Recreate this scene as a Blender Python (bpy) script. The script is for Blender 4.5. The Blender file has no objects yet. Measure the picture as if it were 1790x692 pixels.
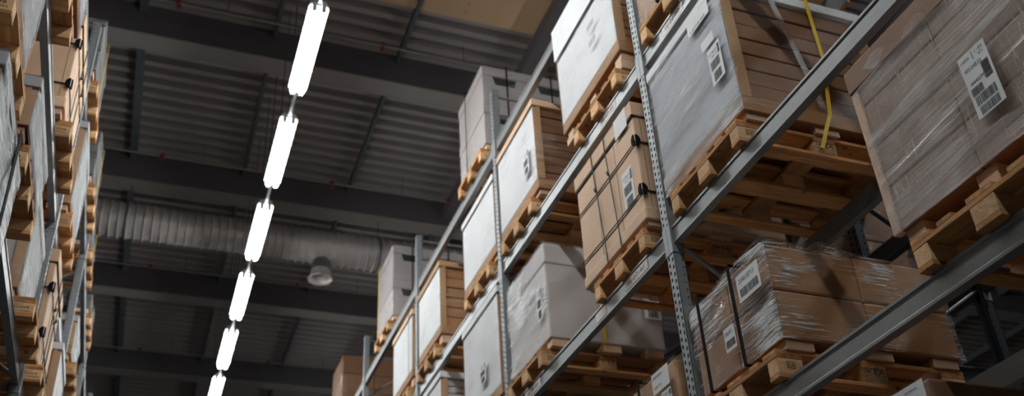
import bpy, bmesh, math, random
from mathutils import Vector, Matrix, noise as mnoise
random.seed(7)
H = 1.6                                   # eye height above the floor; all z below are relative to the eye and lifted by H
C = bpy.context.scene.collection
PI = math.pi

# ------------------------------------------------------------------ materials
MATS = {}
def nt(name):
    m = bpy.data.materials.new(name); m.use_nodes = True
    t = m.node_tree; t.nodes.clear(); MATS[name] = m
    o = t.nodes.new('ShaderNodeOutputMaterial')
    return m, t, o
def N(t, typ, ins=None, **kw):
    n = t.nodes.new(typ)
    for k, v in kw.items(): setattr(n, k, v)
    for k, v in (ins or {}).items():
        if isinstance(v, bpy.types.NodeSocket): t.links.new(v, n.inputs[k])
        else: n.inputs[k].default_value = v
    return n
def M_(t, op, a, b=0.0, c=None):
    n = t.nodes.new('ShaderNodeMath'); n.operation = op
    for i, v in enumerate((a, b) if c is None else (a, b, c)):
        if isinstance(v, bpy.types.NodeSocket): t.links.new(v, n.inputs[i])
        else: n.inputs[i].default_value = v
    return n.outputs[0]
def ramp(t, fac, stops):
    n = t.nodes.new('ShaderNodeValToRGB'); t.links.new(fac, n.inputs[0])
    e = n.color_ramp.elements
    while len(e) < len(stops): e.new(0.5)
    for s, (p, c) in zip(e, stops):
        s.position = p; s.color = (*c, 1) if len(c) == 3 else c
    return n.outputs[0]
def g(v): return (v, v, v)
def coords(t, sc=(1, 1, 1), rot=(0, 0, 0), rnd=True):
    tc = N(t, 'ShaderNodeTexCoord')
    v = tc.outputs['Object']
    if rnd:
        oi = N(t, 'ShaderNodeObjectInfo')
        s = M_(t, 'MULTIPLY', oi.outputs['Random'], 37.0)
        v = N(t, 'ShaderNodeVectorMath', {0: v, 1: N(t, 'ShaderNodeCombineXYZ', {0: s, 1: s, 2: s}).outputs[0]}, operation='ADD').outputs[0]
    return N(t, 'ShaderNodeMapping', {'Vector': v, 'Rotation': rot, 'Scale': sc}).outputs[0]
def noise(t, v, scale=5, detail=4, rough=.55, dist=0):
    return N(t, 'ShaderNodeTexNoise', {'Vector': v, 'Scale': scale, 'Detail': detail, 'Roughness': rough, 'Distortion': dist}).outputs[0]
def mixc(t, fac, a, b, mode='MIX'):
    n = t.nodes.new('ShaderNodeMix'); n.data_type = 'RGBA'; n.blend_type = mode
    for i, v in ((0, fac), (6, a), (7, b)):
        if isinstance(v, bpy.types.NodeSocket): t.links.new(v, n.inputs[i])
        else: n.inputs[i].default_value = v if i == 0 else ((*v, 1) if len(v) == 3 else v)
    return n.outputs[2]
def simple(name, col, rough=.6, metal=0, var=.15, nscale=6, bump=0.0, spec=.5, stretch=(1, 1, 1), coat=0):
    m, t, o = nt(name)
    v = coords(t, stretch)
    f = noise(t, v, nscale, 5)
    c = ramp(t, f, [(.25, tuple(x * (1 - var) for x in col)), (.75, tuple(min(1, x * (1 + var)) for x in col))])
    p = N(t, 'ShaderNodeBsdfPrincipled', {'Base Color': c, 'Roughness': rough, 'Metallic': metal, 'Specular IOR Level': spec, 'Coat Weight': coat})
    if bump:
        b = N(t, 'ShaderNodeBump', {'Height': noise(t, v, nscale * 5, 4), 'Strength': bump, 'Distance': .01})
        t.links.new(b.outputs[0], p.inputs['Normal'])
    t.links.new(p.outputs[0], o.inputs[0]); return m
def wood(name, axis, light=(.68, .35, .14), dark=(.36, .155, .055)):
    m, t, o = nt(name)
    sc = [14, 14, 14]; sc[axis] = 1.1
    v = coords(t, tuple(sc))
    gr = noise(t, v, 2.2, 6, .6, .6)
    oi = N(t, 'ShaderNodeObjectInfo')
    c = ramp(t, gr, [(.3, dark), (.5, tuple((a + b) / 2 for a, b in zip(light, dark))), (.66, light)])
    sh = M_(t, 'MULTIPLY_ADD', oi.outputs['Random'], .55, .70)
    c = mixc(t, 1.0, c, N(t, 'ShaderNodeCombineColor', {0: sh, 1: sh, 2: sh}).outputs[0], 'MULTIPLY')
    v2 = coords(t, (1, 1, 1))
    kn = N(t, 'ShaderNodeTexVoronoi', {'Vector': v2, 'Scale': 6.0}).outputs['Distance']
    kf = ramp(t, kn, [(.05, g(1)), (.12, g(0))])
    c = mixc(t, M_(t, 'MULTIPLY', kf, .7), c, (.12, .05, .02))
    dirt = ramp(t, noise(t, v2, 3.5, 6, .7), [(.55, g(0)), (.75, g(.55))])
    c = mixc(t, dirt, c, (.14, .09, .055))
    p = N(t, 'ShaderNodeBsdfPrincipled', {'Base Color': c, 'Roughness': .72, 'Specular IOR Level': .25})
    b = N(t, 'ShaderNodeBump', {'Height': gr, 'Strength': .35, 'Distance': .01})
    t.links.new(b.outputs[0], p.inputs['Normal'])
    t.links.new(p.outputs[0], o.inputs[0]); return m
def card(name, col, scuff=.12):
    m, t, o = nt(name)
    v = coords(t)
    c1 = noise(t, v, 2.0, 5)
    c = ramp(t, c1, [(.3, tuple(x * (1 - scuff) for x in col)), (.7, tuple(x * (1 + scuff) for x in col))])
    fl = noise(t, coords(t, (3, 3, 120)), 3, 2)
    p = N(t, 'ShaderNodeBsdfPrincipled', {'Base Color': c, 'Roughness': .62, 'Specular IOR Level': .3})
    b = N(t, 'ShaderNodeBump', {'Height': M_(t, 'ADD', M_(t, 'MULTIPLY', c1, 2.0), M_(t, 'MULTIPLY', fl, .15)), 'Strength': .35, 'Distance': .02})
    t.links.new(b.outputs[0], p.inputs['Normal'])
    t.links.new(p.outputs[0], o.inputs[0]); return m
def film(name, base, amt, lo, hi, tilt=.35, white=(.80, .82, .84), rough=.28, fine=0.0, zs=26.0, us=1.6, gloss=.2, bump=.5, lump=.5, grough=.2):
    """stretch film: clear skin with milky streaks for layers and painted sheen, stretched along the turns of the roll"""
    m, t, o = nt(name)
    tc = N(t, 'ShaderNodeTexCoord'); sep = N(t, 'ShaderNodeSeparateXYZ', {0: tc.outputs['Object']})
    oi = N(t, 'ShaderNodeObjectInfo'); r = M_(t, 'MULTIPLY', oi.outputs['Random'], 53.0)
    u = M_(t, 'SUBTRACT', sep.outputs[0], sep.outputs[1])
    w = M_(t, 'ADD', sep.outputs[2], M_(t, 'MULTIPLY', u, tilt * .25))
    w2 = M_(t, 'SUBTRACT', sep.outputs[2], M_(t, 'MULTIPLY', u, tilt))
    def sv(uu, ww, a, b): return N(t, 'ShaderNodeCombineXYZ', {0: M_(t, 'MULTIPLY', uu, a), 1: M_(t, 'MULTIPLY', ww, b), 2: r}).outputs[0]
    n1 = noise(t, sv(u, w, us, zs), 1.0, 7, .62, .35)
    n2 = noise(t, sv(u, w2, us * 1.4, zs * .8), 1.0, 7, .66, .25)
    big = noise(t, sv(u, sep.outputs[2], 2.2, 2.6), 1.0, 3, .5)
    s = M_(t, 'MAXIMUM', n1, n2)
    s = M_(t, 'ADD', s, M_(t, 'MULTIPLY', M_(t, 'SUBTRACT', big, .5), .75))
    a = ramp(t, s, [(lo, g(0)), (hi, g(1))])
    hgt = M_(t, 'ADD', n1, n2)
    if fine:
        n3 = noise(t, sv(u, sep.outputs[2], 80, 9), 1.0, 4, .6, .5)
        f3 = ramp(t, n3, [(.52, g(0)), (.70, g(1))])
        a = M_(t, 'MAXIMUM', a, M_(t, 'MULTIPLY', f3, fine))
        hgt = M_(t, 'ADD', hgt, M_(t, 'MULTIPLY', n3, .5))
    hgt = M_(t, 'ADD', hgt, M_(t, 'MULTIPLY', noise(t, sv(u, sep.outputs[2], 4, 7), 1.0, 3, .5, .6), lump))
    fac = M_(t, 'MULTIPLY_ADD', a, amt, base)
    b = N(t, 'ShaderNodeBump', {'Height': hgt, 'Strength': bump, 'Distance': .02}).outputs[0]
    wh = N(t, 'ShaderNodeBsdfPrincipled', {'Base Color': (*white, 1), 'Roughness': rough, 'Specular IOR Level': .7, 'Normal': b})
    gl = N(t, 'ShaderNodeBsdfGlossy', {'Color': (1, 1, 1, 1), 'Roughness': grough, 'Normal': b})
    tr = N(t, 'ShaderNodeBsdfTransparent', {'Color': (.97, .97, .97, 1)})
    m1 = N(t, 'ShaderNodeMixShader', {0: gloss, 1: tr.outputs[0], 2: gl.outputs[0]})
    m2 = N(t, 'ShaderNodeMixShader', {0: fac, 1: m1.outputs[0], 2: wh.outputs[0]})
    t.links.new(m2.outputs[0], o.inputs[0]); return m

galv = simple('galvanised_steel', (.235, .24, .245), .40, .35, .10, 9, .08)
bluegalv = simple('upright_steel', (.25, .265, .28), .48, .3, .10, 9, .08)
shaded_st = simple('shaded_rack_steel', (.035, .04, .05), .5, .3)  # rack steel darkened in colour for the shade behind the right rack
hole = simple('hole_dark', (.02, .02, .025), .8)
wx = wood('pine_along_depth', 0); wy = wood('pine_along_aisle', 1); wz = wood('pine_end_grain', 0, (.84, .54, .30), (.64, .36, .17))
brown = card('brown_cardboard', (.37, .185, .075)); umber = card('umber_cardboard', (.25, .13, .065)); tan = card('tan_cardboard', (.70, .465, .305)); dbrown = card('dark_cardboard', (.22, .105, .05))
midb = card('kraft_cardboard', (.46, .26, .125)); rbrown = card('dusty_cardboard', (.25, .135, .08))
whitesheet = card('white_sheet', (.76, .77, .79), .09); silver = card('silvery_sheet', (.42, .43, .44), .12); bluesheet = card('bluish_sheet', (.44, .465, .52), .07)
whitecard = card('white_cardboard', (.54, .505, .50), .04); greycard = card('grey_cardboard', (.42, .38, .37), .05)
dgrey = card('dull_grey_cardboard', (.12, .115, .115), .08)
seam = simple('seam_shadow', (.06, .04, .03), .9)
black = simple('black_plastic', (.008, .008, .009), .85, spec=.08); yellow = simple('yellow_strap', (.75, .48, .03), .5)
binpaper = simple('bin_paper', (.82, .74, .71), .6, var=.05)
paper = simple('label_paper', (.74, .74, .75), .6, var=.04); ink = simple('ink', (.035, .03, .035), .7); stampink = simple('burnt_ink', (.035, .018, .012), .8)
greyink = simple('grey_ink', (.30, .29, .29), .7)
cord = simple('plastic_cord', (.05, .055, .05), .6, spec=.3)
conc = simple('painted_beam', (.10, .09, .095), .7, var=.08, nscale=2)
lit_soffit = simple('lit_beam_soffit', (.24, .21, .20), .7, var=.08, nscale=2)  # underside of the beams, coloured lighter for light bounced off the floor
purl = simple('purlin_steel', (.10, .11, .125), .6, .2)
deckm = simple('deck_steel', (.34, .305, .295), .6, .1, .10, 1.5)
beige = simple('ceiling_board', (.55, .37, .22), .8, var=.05, nscale=1.5)
ductm = simple('duct_steel', (.52, .48, .46), .42, .45, .18, 5, .12)
ductd = simple('duct_dark_steel', (.16, .16, .17), .45, .6)
concf = simple('floor_concrete', (.13, .125, .12), .6, var=.12, nscale=2); wallm = simple('wall_paint', (.07, .07, .075), .8, var=.05)
red = simple('sprinkler_red', (.20, .025, .02), .5); pipe = simple('pipe_steel', (.30, .27, .25), .45, .5); trayM = simple('lamp_tray', (.30, .31, .31), .5)
wire = simple('wire_steel', (.12, .12, .13), .5, .6)
m, t, o = nt('lamp_tube'); LAMP_E = N(t, 'ShaderNodeEmission', {'Color': (.97, 1.0, .99, 1), 'Strength': 74.0}); t.links.new(LAMP_E.outputs[0], o.inputs[0]); tubeM = m
f_light = film('clear_wrap', .0, .45, .62, .86, zs=60, us=1.6, gloss=.07, grough=.12, bump=.6)
f_mid = film('milky_wrap', .03, .75, .55, .78, zs=70, us=1.1, tilt=.15, gloss=.10, grough=.18, white=(.82, .84, .86))
f_heavy = film('dense_wrap', .09, .70, .52, .78, tilt=.07, fine=.55, zs=170, us=.9, gloss=.08, white=(.80, .71, .67), grough=.2)
f_white = film('white_wrap', .08, .65, .52, .76, zs=40, us=1.0, white=(.93, .94, .95), gloss=.14, rough=.2, lump=2.5)
f_crin = film('crinkled_wrap', .03, 1.0, .50, .63, tilt=.12, fine=.05, zs=130, us=4.5, gloss=.12, bump=1.2, grough=.10, white=(.92, .92, .92))
f_wc = film('glossy_wrap_on_white', .02, .95, .52, .70, zs=60, us=1.6, tilt=.3, white=(.96, .97, .98), gloss=.12, grough=.15, lump=1.5)  # streaks whitened to paint the glare on the white carton
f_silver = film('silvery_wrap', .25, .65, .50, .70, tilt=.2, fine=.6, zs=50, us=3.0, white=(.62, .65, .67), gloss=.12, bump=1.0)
f_clear = film('low_glare_wrap', .0, .38, .64, .88, tilt=.1, zs=50, us=1.2, gloss=.035, grough=.12, bump=.5)
f_cend = film('crinkled_end_wrap', .0, .9, .575, .68, tilt=.05, zs=130, us=4.0, gloss=.06, bump=1.0, grough=.12, white=(.90, .90, .90))
f_end = {'milky_wrap': f_clear, 'clear_wrap': f_clear, 'crinkled_wrap': f_cend, 'silvery_wrap': f_clear, 'dense_wrap': f_clear}  # end-face films, without the lamp glare painted into the aisle side
f_band = film('gathered_wrap', .03, .70, .48, .70, tilt=.05, zs=300, us=1.5, white=(.90, .88, .87), gloss=.12, bump=.8)

# ------------------------------------------------------------------ mesh helpers
class MB:
    def __init__(s): s.v = []; s.f = []; s.sm = []; s.mi = {}
    def add(s, vs, fs, smooth=False):
        n = len(s.v); s.v += [Vector(p) for p in vs]; s.f += [tuple(i + n for i in f) for f in fs]; s.sm += [smooth] * len(fs); return s
    def box(s, x0, x1, y0, y1, z0, z1):
        x0, x1 = sorted((x0, x1)); y0, y1 = sorted((y0, y1)); z0, z1 = sorted((z0, z1))
        v = [(x, y, z) for z in (z0, z1) for y in (y0, y1) for x in (x0, x1)]
        return s.add(v, [(0, 2, 3, 1), (4, 5, 7, 6), (0, 1, 5, 4), (2, 6, 7, 3), (0, 4, 6, 2), (1, 3, 7, 5)])
    def prism(s, prof, axis, a, b):
        """prof: list of 2D points in the plane perpendicular to axis (x: (y,z), y: (x,z), z: (x,y))"""
        def P(p, q): return {'x': (q, p[0], p[1]), 'y': (p[0], q, p[1]), 'z': (p[0], p[1], q)}[axis]
        n = len(prof); v = [P(p, a) for p in prof] + [P(p, b) for p in prof]
        f = [(i, (i + 1) % n, (i + 1) % n + n, i + n) for i in range(n)] + [tuple(range(n))[::-1], tuple(range(n, 2 * n))]
        return s.add(v, f)
    def tube(s, p0, p1, r, n=8, r2=None, cap=True):
        p0, p1 = Vector(p0), Vector(p1); d = (p1 - p0).normalized(); r2 = r if r2 is None else r2
        a = d.orthogonal().normalized(); b = d.cross(a)
        v = [p0 + (a * math.cos(2 * PI * i / n) + b * math.sin(2 * PI * i / n)) * r for i in range(n)] + \
            [p1 + (a * math.cos(2 * PI * i / n) + b * math.sin(2 * PI * i / n)) * r2 for i in range(n)]
        s.add(v, [(i, (i + 1) % n, (i + 1) % n + n, i + n) for i in range(n)], True)
        if cap: s.add(v, [tuple(range(n))[::-1], tuple(range(n, 2 * n))])
        return s
    def lathe(s, p0, axis, prof, n=24, smooth=True):
        p0 = Vector(p0); d = Vector(axis).normalized(); a = d.orthogonal().normalized(); b = d.cross(a)
        v = []
        for (r, h) in prof:
            v += [p0 + d * h + (a * math.cos(2 * PI * i / n) + b * math.sin(2 * PI * i / n)) * r for i in range(n)]
        f = [(k * n + i, k * n + (i + 1) % n, (k + 1) * n + (i + 1) % n, (k + 1) * n + i) for k in range(len(prof) - 1) for i in range(n)]
        return s.add(v, f, smooth)
    def path(s, pts, r, n=6):
        for a, b in zip(pts, pts[1:]): s.tube(a, b, r, n)
        return s
    def ribbon(s, pts, wv, th):
        """flat strap of width vector wv through pts"""
        wv = Vector(wv)
        for a, b in zip(pts, pts[1:]):
            a, b = Vector(a), Vector(b); d = (b - a).normalized(); nrm = d.cross(wv).normalized() * th
            s.add([a - wv, a + wv, b + wv, b - wv, a - wv + nrm, a + wv + nrm, b + wv + nrm, b - wv + nrm],
                  [(0, 3, 2, 1), (4, 5, 6, 7), (0, 1, 5, 4), (1, 2, 6, 5), (2, 3, 7, 6), (3, 0, 4, 7)])
        return s
    def build(s, name, mat, parent=None, bevel=0, kind=None, label=None):
        org = Vector((0, 0, 0))
        if parent is not None:
            r = parent
            while r.parent: r = r.parent
            org = Vector(r.location)
        me = bpy.data.meshes.new(name)
        me.from_pydata([v - org + Vector((0, 0, H)) for v in s.v] if parent is not None else [v + Vector((0, 0, H)) for v in s.v], [], s.f)
        me.polygons.foreach_set('use_smooth', s.sm)
        bm = bmesh.new(); bm.from_mesh(me); bmesh.ops.recalc_face_normals(bm, faces=bm.faces); bm.to_mesh(me); bm.free()
        for mm in (mat if isinstance(mat, (list, tuple)) else [mat]): me.materials.append(mm)
        for i_, k_ in s.mi.items(): me.polygons[i_].material_index = k_
        me.update()
        o = bpy.data.objects.new(name, me); C.objects.link(o)
        if parent is not None: o.parent = parent
        if bevel:
            b = o.modifiers.new('bevel', 'BEVEL'); b.width = bevel; b.segments = 2; b.limit_method = 'ANGLE'
        if kind: o['kind'] = kind
        if label: o['label'] = label
        return o
def tag(o, label, cat, group=None):
    o['label'] = label; o['category'] = cat
    if group: o['group'] = group
    return o
def thing(name, label, cat, loc, group=None):
    o = bpy.data.objects.new(name, None); C.objects.link(o); o.empty_display_size = .2
    o.location = (loc[0], loc[1], loc[2] + H); return tag(o, label, cat, group)
def copy_tree(o, parent=None):
    c = o.copy(); C.objects.link(c)
    if parent is not None: c.parent = parent
    for ch in list(o.children): copy_tree(ch, c)
    return c
TXT = {}
def text_geo(s, bold=False):
    if s not in TXT:
        cu = bpy.data.curves.new('txt', 'FONT'); cu.body = s; cu.size = 1; cu.extrude = 0; cu.resolution_u = 2
        if bold: cu.offset = .02
        ob = bpy.data.objects.new('txt', cu); C.objects.link(ob)
        dg = bpy.context.evaluated_depsgraph_get(); dg.update()
        me = bpy.data.meshes.new_from_object(ob.evaluated_get(dg))
        vs = [v.co.copy() for v in me.vertices]; fs = [tuple(p.vertices) for p in me.polygons]
        bpy.data.objects.remove(ob); bpy.data.curves.remove(cu); bpy.data.meshes.remove(me)
        x0 = min(v.x for v in vs); x1 = max(v.x for v in vs); y0 = min(v.y for v in vs); y1 = max(v.y for v in vs)
        TXT[s] = ([((v.x - x0) / (x1 - x0), (v.y - y0) / (y1 - y0)) for v in vs], fs)
    return TXT[s]
class Face:
    """a flat spot on a face: origin at lower left as read, right and up vectors, small stand-off"""
    def __init__(s, o, right, up=(0, 0, 1)):
        s.o = Vector(o); s.r = Vector(right).normalized(); s.u = Vector(up).normalized(); s.n = s.r.cross(s.u)
    def P(s, a, b, d=0): return s.o + s.r * a + s.u * b + s.n * d
    def rect(s, mb, a0, b0, a1, b1, d0, d1):
        v = [s.P(a, b, d) for d in (d0, d1) for (a, b) in ((a0, b0), (a1, b0), (a1, b1), (a0, b1))]
        mb.add(v, [(0, 3, 2, 1), (4, 5, 6, 7), (0, 1, 5, 4), (1, 2, 6, 5), (2, 3, 7, 6), (3, 0, 4, 7)])
    def text(s, mb, txt, a, b, w, h, d, flip=False):
        vs, fs = text_geo(txt)
        if flip: mb.add([s.P(a + w - x * w, b + h - y * h, d) for x, y in vs], fs)
        else: mb.add([s.P(a + x * w, b + y * h, d) for x, y in vs], fs)
    def bars(s, mb, a, b, w, h, d, seed=1, vertical=True):
        r = random.Random(seed); p = 0
        while p < 1:
            q = r.uniform(.015, .05)
            if vertical: s.rect(mb, a + p * w, b, a + min(1, p + q) * w, b + h, d, d + .0004)
            else: s.rect(mb, a, b + p * h, a + w, b + min(1, p + q) * h, d, d + .0004)
            p += q + r.uniform(.015, .045)
    def frame(s, mb, a, b, w, h, d, t):
        s.rect(mb, a, b, a + w, b + t, d, d + .0004); s.rect(mb, a, b + h - t, a + w, b + h, d, d + .0004)
        s.rect(mb, a, b, a + t, b + h, d, d + .0004); s.rect(mb, a + w - t, b, a + w, b + h, d, d + .0004)

def shell(x0, x1, y0, y1, z0, z1, n=14, amp=.006, rad=.03, seed=0, top=0.0, flare=0.0, open_bottom=True):
    """loose wrapped skin around a box: subdivided, rounded at the corners, crinkled"""
    x0, x1 = sorted((x0, x1)); sx, sy, sz = x1 - x0, y1 - y0, z1 - z0
    per = []
    nx = max(4, int(n * sx)); ny = max(4, int(n * sy))
    for i in range(nx): per.append((x0 + sx * i / nx, y0, 0, -1))
    for i in range(ny): per.append((x1, y0 + sy * i / ny, 1, 0))
    for i in range(nx): per.append((x1 - sx * i / nx, y1, 0, 1))
    for i in range(ny): per.append((x0, y1 - sy * i / ny, -1, 0))
    nz = max(5, int(n * sz)); cx, cy = (x0 + x1) / 2, (y0 + y1) / 2
    mb = MB(); vs = []
    for k in range(nz + 1):
        tz = k / nz; z = z0 + sz * tz
        for (x, y, ax, ay) in per:
            q = mnoise.noise(Vector((x * 5 + seed, y * 5, z * 9))) * amp + mnoise.noise(Vector((x * 19 + seed, y * 19, z * 40))) * amp * .5
            dx, dy = x - cx, y - cy
            # rounding at the four vertical edges
            ex = max(0, abs(dx) - (sx / 2 - rad)) / rad; ey = max(0, abs(dy) - (sy / 2 - rad)) / rad
            s = 1 - .012 * (ex * ey)
            out = q + (flare * (1 - tz) ** 3 if flare else 0) + (-.006 if tz > .97 else 0)
            L = math.hypot(dx / (sx / 2), dy / (sy / 2)); 
            px = cx + dx * s + (math.copysign(1, dx) * out if abs(dx) > sx / 2 - 1e-4 else 0)
            py = cy + dy * s + (math.copysign(1, dy) * out if abs(dy) > sy / 2 - 1e-4 else 0)
            zz = z
            if top and k == nz: zz += top * (mnoise.noise(Vector((x * 4, y * 4, seed))) + .2)
            vs.append((px, py, zz))
    m_ = len(per)
    fs = [(k * m_ + i, k * m_ + (i + 1) % m_, (k + 1) * m_ + (i + 1) % m_, (k + 1) * m_ + i) for k in range(nz) for i in range(m_)]
    mb.add(vs, fs, True)
    for q_, f_ in enumerate(fs):
        i = q_ % m_
        if i < nx or nx + ny <= i < 2 * nx + ny: mb.mi[q_] = 1      # the two end faces get clearer film, without the painted lamp glare
    # top skin
    tv = []; base = nz * m_
    for j in range(ny + 1):
        for i in range(nx + 1):
            x, y = x0 + sx * i / nx, y0 + sy * j / ny
            tv.append((x, y, z1 + (top * (mnoise.noise(Vector((x * 4, y * 4, seed))) + .2) if top else 0) + .004))
    mb.add(tv, [(j * (nx + 1) + i, j * (nx + 1) + i + 1, (j + 1) * (nx + 1) + i + 1, (j + 1) * (nx + 1) + i) for j in range(ny) for i in range(nx)], True)
    return mb

# ------------------------------------------------------------------ the setting
def struct(name, mb, mat, **k):
    o = mb.build(name, mat, None, **k); o['kind'] = 'structure'; return o
XW0, XW1, YW0, YW1, ZR = -7.5, 24.0, -7.0, 34.0, 9.5
struct('floor', MB().box(XW0, XW1, YW0, YW1, -H - .1, -H), concf)
struct('wall_left', MB().box(XW0 - .2, XW0, YW0, YW1, -H, ZR + .2), wallm)
struct('wall_right', MB().box(XW1, XW1 + .2, YW0, YW1, -H, ZR + .2), wallm)
struct('wall_back', MB().box(XW0, XW1, YW1, YW1 + .2, -H, ZR + .2), wallm)
struct('wall_front', MB().box(XW0, XW1, YW0 - .2, YW0, -H, ZR + .2), wallm)
# trapezoidal roof deck, ribs running across the aisle
prof = []; p = .225; y = YW0
while y < YW1:
    prof += [(y, ZR), (y + .09, ZR), (y + .105, ZR + .11), (y + .21, ZR + .11)]; y += p
mb = MB(); v = [(XW0, a, b) for a, b in prof] + [(XW1, a, b) for a, b in prof]; n_ = len(prof)
mb.add(v, [(i, i + 1, i + 1 + n_, i + n_) for i in range(n_ - 1)])
mb.box(XW0, XW1, YW0, YW1, ZR + .16, ZR + .2)
struct('ceiling', mb, deckm)
ROOFY = [-3.6, -.3, 3.1, 6.45, 9.94, 13.16, 16.6, 20.07, 23.5, 27.0, 30.4]
k = 1
for yb in ROOFY:
    struct('trim_%d' % k, MB().prism([(yb, 9.0), (yb + .3, 9.0), (yb + .3, 9.03), (yb + .17, 9.05), (yb + .17, 9.42), (yb + .3, 9.44), (yb + .3, 9.5), (yb, 9.5)][::-1] if False else
           [(yb, 9.02), (yb + .28, 9.02), (yb + .28, 9.5), (yb, 9.5)], 'x', XW0, XW1), conc); k += 1
    struct('trim_%d' % k, MB().prism([(yb - .01, 9.0), (yb + .29, 9.0), (yb + .29, 9.02), (yb - .01, 9.02)], 'x', XW0, XW1), lit_soffit); k += 1
PX = [-5.84, -4.16, -2.48, -.80, .84, 2.50, 5.9, 7.6, 9.3, 11.0, 12.7, 14.4, 16.1, 17.8, 19.5]
for i, (ya, yb) in enumerate(zip(ROOFY, ROOFY[1:])):
    if not (2 < ya < 24): continue
    for xp in PX:
        w = .10 if xp == -.80 else .045
        struct('trim_%d' % k, MB().box(xp - w / 2, xp + w / 2, ya + .3, yb, 9.37, 9.5), purl); k += 1
struct('trim_%d' % k, MB().box(4.10, 4.26, 3.4, 30.7, 9.16, 9.37), conc); k += 1
# beige boarded bay of the roof nearest the viewer
mb = MB().box(1.2, 7.5, 6.75, 8.95, 9.44, 9.48)
for xx in (2.45, 3.1, 4.35, 5.6):
    for j in range(14): mb.box(xx, xx + .03, 6.85 + j * .15, 6.9 + j * .15, 9.425, 9.44)
struct('trim_%d' % k, mb, beige); k += 1

# sprinkler pipes with heads
for i, (yp, hs) in enumerate([(6.1, ()), (9.49, (-.38, 2.18, 4.75)), (12.72, (-2.9, -.38, 2.16, 4.05)), (16.05, (-2.9, -.38, 2.18)), (19.45, (-2.9, -.40, 2.16))]):
    if not hs: continue
    nm = ['', 'nearest the viewer', 'second from the viewer', 'third from the viewer', 'farthest from the viewer'][i]
    s = thing('sprinkler_pipe', 'thin steel sprinkler pipe crossing under the roof, ' + nm, 'pipe', (0, yp, 9.2), 'sprinkler pipes under the roof')
    MB().tube((-6, yp, 9.2), (9, yp, 9.2), .016, 10).build('pipe_run', pipe, s)
    for hx in hs:
        MB().lathe((hx, yp, 9.155), (0, 0, 1), [(.0, -.035), (.028, -.03), (.03, -.02), (.012, -.01), (.014, .03), (.04, .035), (.04, .075), (.0, .08)], 12).build('sprinkler_head', red, s)
    hgs = MB()
    for hx in (-2, .2, 1.4, 3.3): hgs.tube((hx, yp, 9.2), (hx, yp, 9.5), .005, 5)
    hgs.build('hanger', wire, s)
for (hx, hy, w) in ((-.36, 10.36, 'left'), (2.22, 10.42, 'right')):
    s = thing('ceiling_sprinkler', 'small black sprinkler fitting under the roof deck, %s of the lamp row' % w, 'sprinkler', (hx, hy, 9.35), 'loose sprinkler fittings')
    MB().lathe((hx, hy, 9.35), (0, 0, 1), [(0, -.11), (.035, -.10), (.01, -.08), (.012, -.03), (.045, -.02), (.045, .02), (.012, .03), (.012, .15)], 12).build('fitting', black, s)

# ventilation duct
dy_, dz_, dr = 13.37, 8.4, .262
d = thing('ventilation_duct', 'round ribbed steel duct with one flared outlet, hung across the aisle', 'duct', (1, dy_, dz_ - dr))
pf = []; x = -6.0
while x < 9:
    pf += [(dr, x), (dr, x + .096), (dr + .020, x + .101), (dr + .020, x + .115)]; x += .12
MB().lathe((0, dy_, dz_), (1, 0, 0), pf, 72, False).build('duct_tube', ductm, d)
hg = MB()
for hx in (-.75, 3.05, 5.5):
    hg.tube((hx, dy_ - .05, dz_ + dr), (hx, dy_ - .05, ZR), .006, 5)
    hg.lathe((hx - .015, dy_, dz_), (1, 0, 0), [(dr + .018, 0), (dr + .024, .005), (dr + .024, .025), (dr + .018, .03)], 36)
hg.build('hanger', wire, d)
cx, cy = 2.17, dy_ + .02
ao = MB().lathe((cx, cy, 0), (0, 0, 1), [(.148, 8.22), (.148, 7.93)], 30).build('air_outlet', ductd, d)
MB().lathe((cx, cy, 0), (0, 0, 1), [(.150, 7.99), (.156, 7.93), (.175, 7.86), (.19, 7.845), (.196, 7.835), (.19, 7.825), (.160, 7.835), (.135, 7.87), (.135, 8.1)], 30).build('flared_rim', ductm, ao)
MB().lathe((cx, cy, 0), (0, 0, 1), [(.0, 8.02), (.134, 8.02), (.134, 8.03), (0, 8.03)], 24).build('damper', hole, ao)

# lamps
LX, LZ = .965, 7.0
lampY = [6.915 + 1.745 * i for i in range(-6, 7)]
def lamp(x, y0, z, L):
    t_ = thing('ceiling_lamp', 'x', 'lamp', (x, y0, z), 'twin tube lamps in the row over the aisle')
    MB().prism([(x - .095, z + .035), (x - .092, z + .075), (x - .035, z + .13), (x + .035, z + .13), (x + .092, z + .075), (x + .095, z + .035), (x + .082, z + .058), (x + .03, z + .062), (x, z + .052), (x - .03, z + .062), (x - .082, z + .058)], 'y', y0 + .01, y0 + L - .01).build('tray', trayM, t_)
    for s_ in (-.045, .045):
        r = .032
        MB().lathe((x + s_, y0, z), (0, 1, 0), [(0, .0), (r * .6, .006), (r * .93, .02), (r, .04), (r, L - .04), (r * .93, L - .02), (r * .6, L - .006), (0, L)], 16).build('tube', tubeM, t_)
        for ya in (y0 - .03, y0 + L - .002): MB().box(x + s_ - .02, x + s_ + .02, ya, ya + .032, z - .03, z + .09).build('lamp_holder', trayM, t_)
    for yy in (y0 + .12, y0 + .88): MB().tube((x, yy, z + .128), (x, yy, ZR), .006, 5).build('suspension_wire', wire, t_)
    return t_
order = ['nearest the viewer, at the top of the picture', 'second from the top', 'third from the top, beside the duct', 'fourth from the top', 'fifth from the top', 'lowest and farthest in view']
P0 = lamp(LX, 0.0, LZ, 1.25); first = True
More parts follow.
